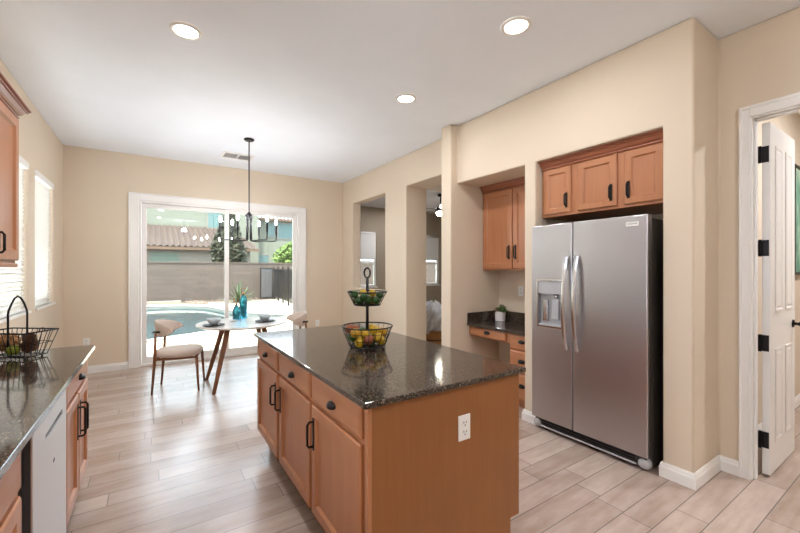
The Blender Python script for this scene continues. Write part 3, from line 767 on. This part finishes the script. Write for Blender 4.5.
def fruit(k, x, y, z, r, tier):
    name, mat, desc, sq = kinds[k]; key = (k, r)
    if key not in protos:
        mb = MB(); mb.ball((0, 0, 0), r/max(sq), 16, 10, sq)
        if k in 'yr': mb.tube([(0, 0, r*.86), (0, 0, r*1.05)], [r*.22, r*.08], 8)
        protos[key] = mb.build(name, mat, smooth=True); o = protos[key]
    else: o = protos[key].copy(); COL.objects.link(o)
    o.location = (x, y, z); o.rotation_euler = (random.uniform(0, 6), random.uniform(0, 6), random.uniform(0, 6))
    tag(o, '%s among the fruit in the %s wire basket of the stand' % (desc, tier), 'fruit', '%s in the %s basket' % (desc, tier))
def pile(seq, z0, z1, r0, r1, r, tier, seedv):
    """settle fruit of radius r in the cone-shaped basket, around the pole"""
    rnd = random.Random(seedv); n = len(seq)
    P = [Vector((rnd.uniform(-r0, r0), rnd.uniform(-r0, r0), z0+r+rnd.uniform(0, .09))) for _ in range(n)]
    for it in range(900):
        if it < 600:
            for p in P: p.z -= .0006
        for i in range(n):
            for j in range(i):
                d = P[i]-P[j]; L = d.length or 1e-4
                if L < 2*r+.0006: d *= (2*r+.0006-L)/L/2; P[i] += d; P[j] -= d
        for p in P:
            p.z = max(p.z, z0+r+.003); h = math.hypot(p.x, p.y) or 1e-4
            lim = r0+(r1-r0)*(p.z-z0)/(z1-z0)-r-.006
            if h > lim: p.x *= lim/h; p.y *= lim/h
            elif h < r+.011: p.x *= (r+.011)/h; p.y *= (r+.011)/h
    for k, p in zip(seq, P): fruit(k, FSX+p.x, FSY+p.y, p.z, r, tier)
pile('yyoryyrygyyoryryggyo', .930, 1.055, .112, .160, .0315, 'lower', 5)
pile('gggyggoggyggog', 1.190, 1.272, .082, .124, .0262, 'upper', 8)

# ================================================================== WIRE TRAY ON LEFT COUNTER
BXc, BYc = -.64, 2.98
wb = thing('wire_basket', (BXc, BYc, .914), 'rectangular black wire basket with tall arched handle on the left worktop', 'basket', rot=math.radians(-38))
def rq(hx, hy, z): return [(-hx, -hy, z), (hx, -hy, z), (hx, hy, z), (-hx, hy, z)]
mb = MB(); b0 = rq(.115, .060, .012); t0 = rq(.150, .095, .150)
mb.tube(b0, .003, 6, closed=True); mb.tube(t0, .0042, 6, closed=True)
for f in (.5,):
    mb.tube(rq(.115+.035*f, .06+.035*f, .012+.138*f), .002, 5, closed=True)
for (i, j, n) in ((0, 1, 9), (1, 2, 4), (2, 3, 9), (3, 0, 4)):
    for k in range(n):
        t = k/n; A = Vector(b0[i]).lerp(Vector(b0[j]), t); B = Vector(t0[i]).lerp(Vector(t0[j]), t); mb.tube([A, B], .002, 5)
for k in range(1, 8): mb.tube([(-.115+.0288*k, -.06, .012), (-.115+.0288*k, .06, .012)], .002, 5)
mb.build('wire_tray', 'wire', wb, local=True, smooth=True)
hp = [(0, -.050, .012), (0, -.050, .25), (0, -.047, .268), (0, -.031, .310), (0, -.016, .338), (0, 0, .348), (0, .016, .338), (0, .031, .310), (0, .047, .268), (0, .050, .25), (0, .050, .012)]
MB().tube(hp, .005, 8).build('handle', 'wire', wb, local=True, smooth=True)
mb = MB()
for x in (-.10, .10):
    for y in (-.045, .045): mb.tube([(x, y, .0005), (x, y, .012)], .005, 6)
mb.build('feet', 'wire', wb, local=True)
mb = MB(); mb.tube([(.150, .016*math.cos(a), .152+.018*math.sin(a)) for a in [PI*k/8 for k in range(9)]], .003, 6)
mb.build('end_loop', 'wire', wb, local=True)
ang = math.radians(-38)
def bloc(x, y, z): return (BXc+x*math.cos(ang)-y*math.sin(ang), BYc+x*math.sin(ang)+y*math.cos(ang), .914+z)
def fuzzy(name, r, mat, spikes, sq=(1, 1, 1)):
    mb = MB(); mb.ball((0, 0, 0), r*.86, 16, 10, sq, .06)
    for _ in range(spikes):
        v = Vector((random.gauss(0, 1), random.gauss(0, 1), random.gauss(0, 1))).normalized(); q = Vector((v.x*sq[0], v.y*sq[1], v.z*sq[2]))
        mb.tube([q*r*.8, q*r*random.uniform(.95, 1.1)+Vector((random.uniform(-.004, .004), random.uniform(-.004, .004), random.uniform(-.004, .004)))], [.0028, .001], 4)
    return mb.build(name, mat)
for (nm, r, mat, x, y, z, lab, cat) in (
        ('moss_ball', .056, 'moss', -.062, .0, .082, 'large tan fuzzy moss ball left of the handle in the wire basket', 'decorative ball'),
        ('artichoke', .042, 'dried', .060, .020, .060, 'dried brown artichoke head in the wire basket, right of the handle', 'dried artichoke'),
        ('artichoke', .034, 'dried', .104, -.034, .112, 'dried brown artichoke head at the right end of the wire basket', 'dried artichoke')):
    o = fuzzy(nm, r, mat, 260) if nm == 'moss_ball' else None
    if o is None:
        mb = MB()
        mb.ball((0, 0, 0), r*.7, 14, 9, (1, 1, 1.1))
        for ring in range(5):
            n = 9; el = -.7+ring*.42
            for k in range(n):
                a = 2*PI*(k+.5*(ring % 2))/n; c = Vector((math.cos(a)*math.cos(el), math.sin(a)*math.cos(el), math.sin(el)))
                tip = (c+Vector((0, 0, .75))).normalized()*r*1.05; tng = Vector((-math.sin(a), math.cos(a), 0))*r*.24
                b0_ = c*r*.62
                mb.loft([[tuple(b0_-tng), tuple(b0_+tng), tuple(b0_+c*r*.12+tng*.8), tuple(b0_+c*r*.12-tng*.8)], [tuple(tip*.85+c*r*.16-tng*.7), tuple(tip*.85+c*r*.16+tng*.7), tuple(tip*.85+c*r*.24+tng*.5), tuple(tip*.85+c*r*.24-tng*.5)], [tuple(tip-tng*.1+c*r*.05), tuple(tip+tng*.1+c*r*.05), tuple(tip+tng*.1+c*r*.1), tuple(tip-tng*.1+c*r*.1)]])
        o = mb.build(nm, mat)
    o.location = bloc(x, y, z); o.rotation_euler = (.9, .4, random.uniform(0, 6)) if nm == 'artichoke' else (0, 0, 0)
    tag(o, lab, cat)
ap = thing('apple', bloc(.006, -.030, .048), 'green apple at the bottom of the wire basket', 'apple')
prof = [(.006, -.022), (.018, -.027), (.028, -.018), (.032, 0), (.029, .016), (.018, .024), (.006, .019), (.002, .016)]
MB().lathe(prof, ap.location, 20).build('apple_body', 'apple', ap, smooth=True)
l = ap.location; MB().tube([(l.x, l.y, l.z+.016), (l.x+.003, l.y, l.z+.034)], .0015, 6).build('stem', 'dried', ap)

# ================================================================== DESK PLANT
PX, PY = 3.475, 3.075
pl = thing('potted_succulent', (PX, PY, .79), 'small green succulent in a white pot on the niche desk', 'plant')
MB().lathe([(.052, .001), (.058, .006), (.062, .11), (.060, .118), (.056, .118), (.054, .10)], (PX, PY, .79), 28).build('pot', 'pot', pl, auto=40)
MB().lathe([(.0535, .098), (.0535, .104)], (PX, PY, .79), 20).build('soil', 'soil', pl)
def leaves(n, spread, hmin, hmax, mat, seedv, cx=0, cy=0):
    random.seed(seedv); mb = MB()
    for _ in range(n):
        a = random.uniform(0, 2*PI); el = random.uniform(.3, 1.35); L = random.uniform(hmin, hmax)
        d = Vector((math.cos(a)*math.cos(el), math.sin(a)*math.cos(el), math.sin(el))); b = Vector((PX+cx+random.uniform(-spread, spread), PY+cy+random.uniform(-spread, spread), .892))
        mb.tube([b, b+d*L*.5, b+d*L*.85+Vector((0, 0, .004)), b+d*L+Vector((0, 0, .008))], [.004, .010, .008, .001], 6)
    return mb.build('leaves', mat, pl, smooth=True)
leaves(34, .026, .05, .10, 'succ', 3, .012, -.012); leaves(14, .014, .03, .06, 'succ2', 5, -.028, .02)

# ================================================================== LIVING ROOM PIECES
fnx, fny = 5.27, 6.35
fan = thing('ceiling_fan', (fnx, fny, CZ), 'dark ceiling fan with lit bowl seen through the tall doorway', 'ceiling fan')
MB().lathe([(.065, 0), (.06, -.05), (.02, -.06)], (fnx, fny, CZ), 20).build('canopy', 'bronze', fan, auto=40)
MB().tube([(fnx, fny, CZ-.05), (fnx, fny, 2.78)], .013, 10).build('downrod', 'bronze', fan, smooth=True)
MB().lathe([(.03, 2.80), (.10, 2.77), (.115, 2.70), (.08, 2.66)], (fnx, fny, 0), 24).build('motor_housing', 'bronze', fan, auto=40)
MB().lathe([(.085, 2.66), (.10, 2.63), (.075, 2.585), (.02, 2.575)], (fnx, fny, 0), 24).build('light_bowl', 'fanlens', fan, smooth=True)
for k in range(5):
    a = math.radians(165+72*k); dx, dy = math.cos(a), math.sin(a); mb = MB(); rings = []
    for r, w in ((.09, .03), (.16, .045), (.20, .06), (.62, .07), (.66, .05)):
        rings.append([(fnx+dx*r-dy*w, fny+dy*r+dx*w, 2.70), (fnx+dx*r+dy*w, fny+dy*r-dx*w, 2.725), (fnx+dx*r+dy*w, fny+dy*r-dx*w, 2.731), (fnx+dx*r-dy*w, fny+dy*r+dx*w, 2.706)])
    mb.loft(rings); mb.build('blade', 'fanblade', fan)
bkx, bky = 4.13, 5.16
bk = thing('wicker_basket', (bkx, bky, 0), 'brown wicker basket on the floor beyond the tall doorway', 'basket')
MB().lathe([(.20, .001), (.23, .10), (.245, .22), (.24, .34), (.228, .34), (.22, .10), (.15, .03)], (bkx, bky, 0), 32).build('woven_body', 'wicker', bk, smooth=True)
mb = MB(); mb.tube([(bkx+.243*math.cos(2*PI*k/32), bky+.243*math.sin(2*PI*k/32), .345) for k in range(32)], .013, 8, closed=True); mb.build('rim', 'wicker', bk, smooth=True)
mb = MB(); mb.tube([(bkx+.248*math.cos(2*PI*k/32), bky+.248*math.sin(2*PI*k/32), .20) for k in range(32)], .010, 8, closed=True); mb.build('band', 'dark', bk, smooth=True)
random.seed(11)
mb = MB(); rings = []
for j in range(15):
    t = j/14; z = .30+.50*t; r = (.20+.10*math.sin(PI*min(1, t*1.15))) * (1 if t < .8 else math.sqrt(max(.02, 1-((t-.8)/.2)**2)))
    rings.append([(bkx+r*(1+.16*math.sin(4*a+5*t)+.09*math.sin(9*a-11*t))*math.cos(a), bky+r*(1+.16*math.sin(4*a+5*t)+.09*math.sin(9*a-11*t))*math.sin(a), z+.05*t*math.sin(3*a+1)+.02*math.sin(7*a)) for a in [2*PI*k/48 for k in range(48)]])
mb.loft(rings); th = mb.build('throw_blanket', 'throw', smooth=True); tag(th, 'crumpled white and grey throw blanket piled in the wicker basket', 'blanket')

# framed art beyond the white door
def art():
    t = NT('abstract_green_canvas'); v = t.coord((1, 1, .5)); n = t.noise(v, 4.5, 6, .65)
    return t.set(t.ramp(n, [(.3, lin((58, 110, 100))), (.48, lin((120, 168, 140))), (.6, lin((190, 205, 180))), (.75, lin((84, 140, 124)))]), .6)
M['art'] = art()
pc = thing('framed_art', (5.75, .955, 1.9), 'tall green abstract canvas in a thin dark frame behind the white door', 'picture')
BX(5.32, 6.2, .935, .955, 1.385, 2.43).build('canvas', 'art', pc)
mb = MB(); mb.cells([5.295, 5.32, 6.2, 6.225], [.925, .963], [1.36, 1.385, 2.43, 2.455], lambda x, y, z: not (5.32 < x < 6.2 and 1.385 < z < 2.43)); mb.build('frame', 'black', pc)

# ================================================================== OUTSIDE
M['deck'] = plain('cool_deck', (168, 157, 134), .9, var=.04, scale=3, bump=.3, bscale=40)
M['concrete'] = plain('light_concrete', (222, 220, 214), .9, var=.03, scale=3)
M['gravel'] = plain('brown_gravel', (100, 86, 74), .95, var=.3, scale=14, bump=.8, bscale=18)
M['coping'] = plain('pool_coping', (150, 148, 136), .7, var=.06)
def water():
    t = NT('pool_water'); v = t.coord(); n = t.noise(v, 1.3, 3); t.bump(n, .10, .1)
    return t.set(t.ramp(t.noise(v, .25, 2), [(.3, lin((26, 46, 50))), (.7, lin((36, 56, 60)))]), .06)
M['water'] = water()
def block():
    t = NT('block_wall'); v = t.coord((1, 1, 1), (PI/2, 0, 0))
    b = t.n('ShaderNodeTexBrick', offset=.5); 
    for k, x in (('Scale', 1), ('Mortar Size', .008), ('Brick Width', .4), ('Row Height', .2)): b.inputs[k].default_value = x
    b.inputs['Color1'].default_value = lin((64, 55, 48)); b.inputs['Color2'].default_value = lin((71, 61, 54)); b.inputs['Mortar'].default_value = lin((55, 47, 41))
    t.l(v, b.inputs['Vector']); return t.set(b.outputs[0], .9)
M['block'] = block()
M['stucco'] = plain('pale_green_stucco', (88, 90, 78), .9, var=.02, bump=.2, bscale=30)
M['stucco2'] = plain('cream_stucco', (106, 99, 88), .9, var=.02, bump=.2, bscale=30)
M['tile'] = plain('clay_roof_tile', (68, 54, 46), .85, var=.2, scale=5)
M['teal'] = plain('window_teal_reflect', (62, 84, 80), .6)
M['sage'] = plain('sage_shutter', (82, 94, 80), .7)
M['leafd'] = plain('cypress_leaf', (40, 44, 22), .8, var=.25, scale=3)
M['leafm'] = plain('shrub_leaf', (78, 100, 36), .8, var=.25, scale=3)
M['leafa'] = plain('agave_leaf', (44, 66, 28), .7, var=.2, scale=3)
M['bark'] = plain('bark', (90, 70, 54), .9, var=.2)
ZG = -.08
PO = [(-9, 5.2), (-5, 7.1), (-.19, 9.16), (1.25, 9.77), (2.16, 10.48), (3.0, 11.05), (3.55, 11.5), (3.72, 11.95), (3.5, 12.4), (2.75, 13.3), (2.2, 14.8), (2.03, 15.8), (1.63, 17.0), (.6, 17.7), (-1.0, 17.9), (-9, 17.9)]
def smooth_poly(P, it=2):
    for _ in range(it):
        Q = []
        for i in range(len(P)):
            a = Vector(P[i]); b = Vector(P[(i+1) % len(P)]); Q += [tuple(a*.75+b*.25), tuple(a*.25+b*.75)]
        P = Q
    return P
pool = smooth_poly(PO, 2)
struct(BX(-14, XL-.22, -2.82, YB+.16, ZG-.1, ZG).build('side_yard', 'concrete'))
# patio with a pool-shaped hole
mb = MB(); bm = mb.bm
ov = [bm.verts.new((x, y, ZG)) for x, y in ((-16, YB+.17), (3.02, YB+.17), (3.02, 9.0), (14, 9.0), (14, 18.2), (-16, 18.2))]; iv = [bm.verts.new((x, y, ZG)) for x, y in pool if True]
ed = [bm.edges.new((L[i], L[(i+1) % len(L)])) for L in (ov, iv) for i in range(len(L))]
bmesh.ops.triangle_fill(bm, use_beauty=True, edges=ed)
ps = set((round(x, 4), round(y, 4)) for x, y in pool)
for f in [f for f in bm.faces if all((round(v.co.x, 4), round(v.co.y, 4)) in ps for v in f.verts)]:
    c = f.calc_center_median(); ins = False; j = len(pool)-1
    for i in range(len(pool)):
        (xi, yi), (xj, yj) = pool[i], pool[j]
        if (yi > c.y) != (yj > c.y) and c.x < (xj-xi)*(c.y-yi)/(yj-yi)+xi: ins = not ins
        j = i
    if ins: bm.faces.remove(f)
for f in bm.faces:
    f.normal_update()
    if f.normal.z < 0: f.normal_flip()
struct(mb.build('patio_deck', 'deck', fix=False))
pw = thing('swimming_pool', (0, 13, ZG), 'blue-green freeform swimming pool beyond the sliding glass door', 'pool')
mb = MB(); mb.f([mb.v(x, y, ZG-.10) for x, y in pool]); w = mb.build('water', 'water', pw, fix=False)
mb = MB(); mb.loft([[(x, y, ZG-.5) for x, y in pool], [(x, y, ZG) for x, y in pool]], False, False); mb.build('pool_wall', 'coping', pw)
mb = MB(); mb.tube([(x, y, ZG+.006) for x, y in pool], .05, 6, closed=True); mb.build('coping', 'coping', pw)
BX(-2.4, 1.0, 18.0, 18.5, ZG, .06).build('raised_ledge', 'stucco2', pw)
struct(BX(-16, 14, 18.2, 40, ZG-.1, ZG-.001).build('gravel_ground', 'gravel'))
random.seed(4)
mb = MB()
for _ in range(700):
    x = random.uniform(1.2, 4.3); y = random.uniform(17.5, 19.1); r = random.uniform(.03, .08)
    if abs(x-3.2) < 1.25 and y < 19.0: continue
    mb.ball((x, y, ZG+r*.3), r, 6, 4, (1, random.uniform(.7, 1.2), .7))
g = mb.build('river_rocks', 'gravel'); tag(g, 'bed of brown landscape rocks along the foot of the garden wall', 'rocks'); g['kind'] = 'stuff'
gw = thing('garden_wall', (0, 19.3, ZG), 'grey brown concrete block wall at the back of the pool yard', 'wall')
BX(-16, 14, 19.25, 19.45, ZG-.02, 1.66).build('block_courses', 'block', gw); BX(-16, 14, 19.22, 19.48, 1.66, 1.71).build('cap', 'block', gw)
sw = thing('side_wall', (9, 12.6, ZG), 'grey brown block wall seen through the living room windows', 'wall')
BX(5.4, 14, 12.5, 12.7, ZG-.02, 1.66).build('block_courses', 'block', sw); BX(5.4, 14, 12.47, 12.73, 1.66, 1.71).build('cap', 'block', sw)
# pool fence
fn = thing('pool_fence', (4.6, 15, ZG), 'black metal pool fence running toward the house on the right of the yard', 'fence')
def fl(y): return 5.0-(19.0-y)*.11
mb = MB()
for z in (.08, 1.36): mb.tube([(fl(18.7), 18.7, z), (fl(10.5), 10.5, z)], .018, 6)
mb.build('rail', 'black', fn)
for k in range(8):
    y = 18.65-k*1.2; BX(fl(y)-.03, fl(y)+.03, y-.03, y+.03, ZG, 1.48).build('post', 'black', fn)
mb = MB(); y = 18.5
while y > 10.6: mb.box(fl(y)-.008, fl(y)+.008, y-.008, y+.008, .08, 1.40); y -= .12
mb.build('pickets', 'black', fn)
gt = thing('garden_gate', (4.7, 18.95, ZG), 'dark grey panel gate standing before the garden wall', 'gate')
BX(4.42, 4.93, 18.93, 18.97, .02, 1.42).build('gate_panel', 'dgrey', gt)
mb = MB(); mb.box(4.38, 4.42, 18.92, 18.98, ZG, 1.46); mb.box(4.93, 4.965, 18.92, 18.98, ZG, 1.46); mb.box(4.42, 4.93, 18.92, 18.98, 1.40, 1.44); mb.build('gate_frame', 'black', gt)

# neighbour houses
def tile_roof(mb, x0, x1, y0, z0, y1, z1, x0b=None, x1b=None, per=.30):
    """corrugated clay-tile slope from eave (y0,z0) to top (y1,z1)"""
    x0b = x0 if x0b is None else x0b; x1b = x1 if x1b is None else x1b
    nx = int((x1-x0)/per*6); ny = 16; G = []
    for j in range(ny+1):
        for st in (0, 1):
            if j == ny and st: continue
            t = min(1, (j+st*.999)/ny); a = x0+(x0b-x0)*t; b = x1+(x1b-x1)*t
            lift = .03*(1-st)
            G.append([mb.v(x0+(x1-x0)*i/nx if False else a+(b-a)*i/nx, y0+(y1-y0)*t, z0+(z1-z0)*t+.055*math.sin(2*PI*(a+(b-a)*i/nx)/per)+lift) for i in range(nx+1)])
    for A, B in zip(G, G[1:]):
        for i in range(nx): mb.f((A[i], A[i+1], B[i+1], B[i]))
def hwin(parent, x0, x1, y, z0, z1, mat='teal', name='window'):
    mb = MB(); f = .07
    mb.cells([x0-f, x0, x1, x1+f], [y-.05, y], [z0-f, z0, z1, z1+f], lambda x, yy, z: not (x0 < x < x1 and z0 < z < z1)); w = mb.build(name, 'stucco2', parent)
    BX(x0, x1, y-.02, y-.005, z0, z1).build('pane', mat, w)
    return w
# left house: tall pale green wall with a tiled lower storey in front
h1 = thing('house', (0, 30, ZG), 'pale green stucco house with low clay tile roof beyond the garden wall', 'house')
BX(-9, 6.7, 29.5, 36, ZG, 7.4).build('upper_wall', 'stucco', h1)
BX(-9, 5.2, 25.2, 29.5, ZG, 2.75).build('lower_wall', 'stucco2', h1)
mb = MB(); tile_roof(mb, -9, 5.7, 24.7, 2.68, 29.5, 4.28, None, 4.6); mb.build('tile_roof', 'tile', h1)
BX(-9, 5.65, 24.72, 24.78, 2.50, 2.66).build('fascia', 'bark', h1)
hwin(h1, 3.26, 4.2, 29.5, 4.3, 5.4); hwin(h1, -.1, 1.3, 25.2, 1.0, 2.35, 'sage'); hwin(h1, -1.6, -.9, 29.5, 5.4, 6.1, 'sage', 'vent_grille')
# right house
h2 = thing('house', (10, 31, ZG), 'pale green two storey house with upper windows beyond the right of the garden wall', 'house')
BX(6.76, 16, 31, 37, ZG, 5.45).build('upper_wall', 'stucco', h2)
mb = MB(); tile_roof(mb, 6.9, 16.4, 30.4, 5.45, 34, 6.9); mb.build('tile_roof', 'tile', h2)
BX(6.9, 16.4, 30.42, 30.5, 5.26, 5.44).build('fascia', 'bark', h2)
for x0, x1, z0, z1 in ((7.75, 8.3, 4.0, 5.0), (8.55, 10.1, 3.9, 5.1), (7.0, 7.8, 1.5, 2.5), (8.6, 9.6, 1.5, 2.5)): hwin(h2, x0, x1, 31, z0, z1)
def leafy(cx, cy, z0, z1, prof, n, mat, parent, size=.1, seedv=1):
    random.seed(seedv); mb = MB()
    for _ in range(n):
        t = random.random(); z = z0+(z1-z0)*t; a = random.uniform(0, 2*PI); r = prof(t)*random.uniform(.72, 1.04)*(1+.12*math.sin(3*a+9*t))
        c = Vector((cx+r*math.cos(a), cy+r*math.sin(a), z)); u = Vector((random.gauss(0, 1), random.gauss(0, 1), random.gauss(0, 1))).normalized()*size; w = u.orthogonal().normalized()*size*.6
        mb.f([mb.v(*(c-u)), mb.v(*(c+w)), mb.v(*(c+u)), mb.v(*(c-w))])
    rings = [[(cx+max(.02, prof(t/10)*.78)*math.cos(2*PI*k/14), cy+max(.02, prof(t/10)*.78)*math.sin(2*PI*k/14), z0+(z1-z0)*t/10) for k in range(14)] for t in range(11)]
    mb.loft(rings); return mb.build('foliage', mat, parent, fix=False)
cy = thing('cypress_tree', (3.30, 20.9, ZG), 'tall dark conical cypress tree behind the garden wall', 'tree')
leafy(3.30, 20.9, .5, 4.55, lambda t: .78*min(1, (1-t)*1.9)**.75*(.75+.25*min(1, t*4)), 5200, 'leafd', cy, .10, 2); MB().tube([(3.30, 20.9, ZG), (3.30, 20.9, .7)], .10, 8).build('trunk', 'bark', cy)
sh = thing('garden_shrub', (7.3, 22.0, ZG), 'rounded light green tree behind the wall at the right', 'tree')
leafy(7.3, 22.0, .7, 3.05, lambda t: 1.35*math.sqrt(max(0, 1-(2*t-1)**2)), 4200, 'leafm', sh, .11, 3); MB().tube([(7.3, 22, ZG), (7.3, 22, .9)], .09, 8).build('trunk', 'bark', sh)
ag = thing('agave_plant', (3.2, 17.75, ZG), 'spiky green rosette plant in front of the garden wall', 'plant'); random.seed(9)
for k in range(46):
    a = random.uniform(0, 2*PI); el = random.uniform(.15, 1.4); L = random.uniform(.85, 1.15); d = Vector((math.cos(a)*math.cos(el), math.sin(a)*math.cos(el), math.sin(el))); b = Vector((3.2, 17.75, ZG+.02)); sd_ = Vector((-math.sin(a), math.cos(a), 0)); up = d.cross(sd_)
    rings = []
    for t, w in ((0, .035), (.5, .03), (.85, .016), (1, .003)):
        p = b+d*L*t+Vector((0, 0, -.22*t*t*math.cos(el))); rings.append([tuple(p-sd_*w), tuple(p+up*.006), tuple(p+sd_*w), tuple(p-up*.006)])
    MB().loft(rings).build('leaf', 'leafa', ag)
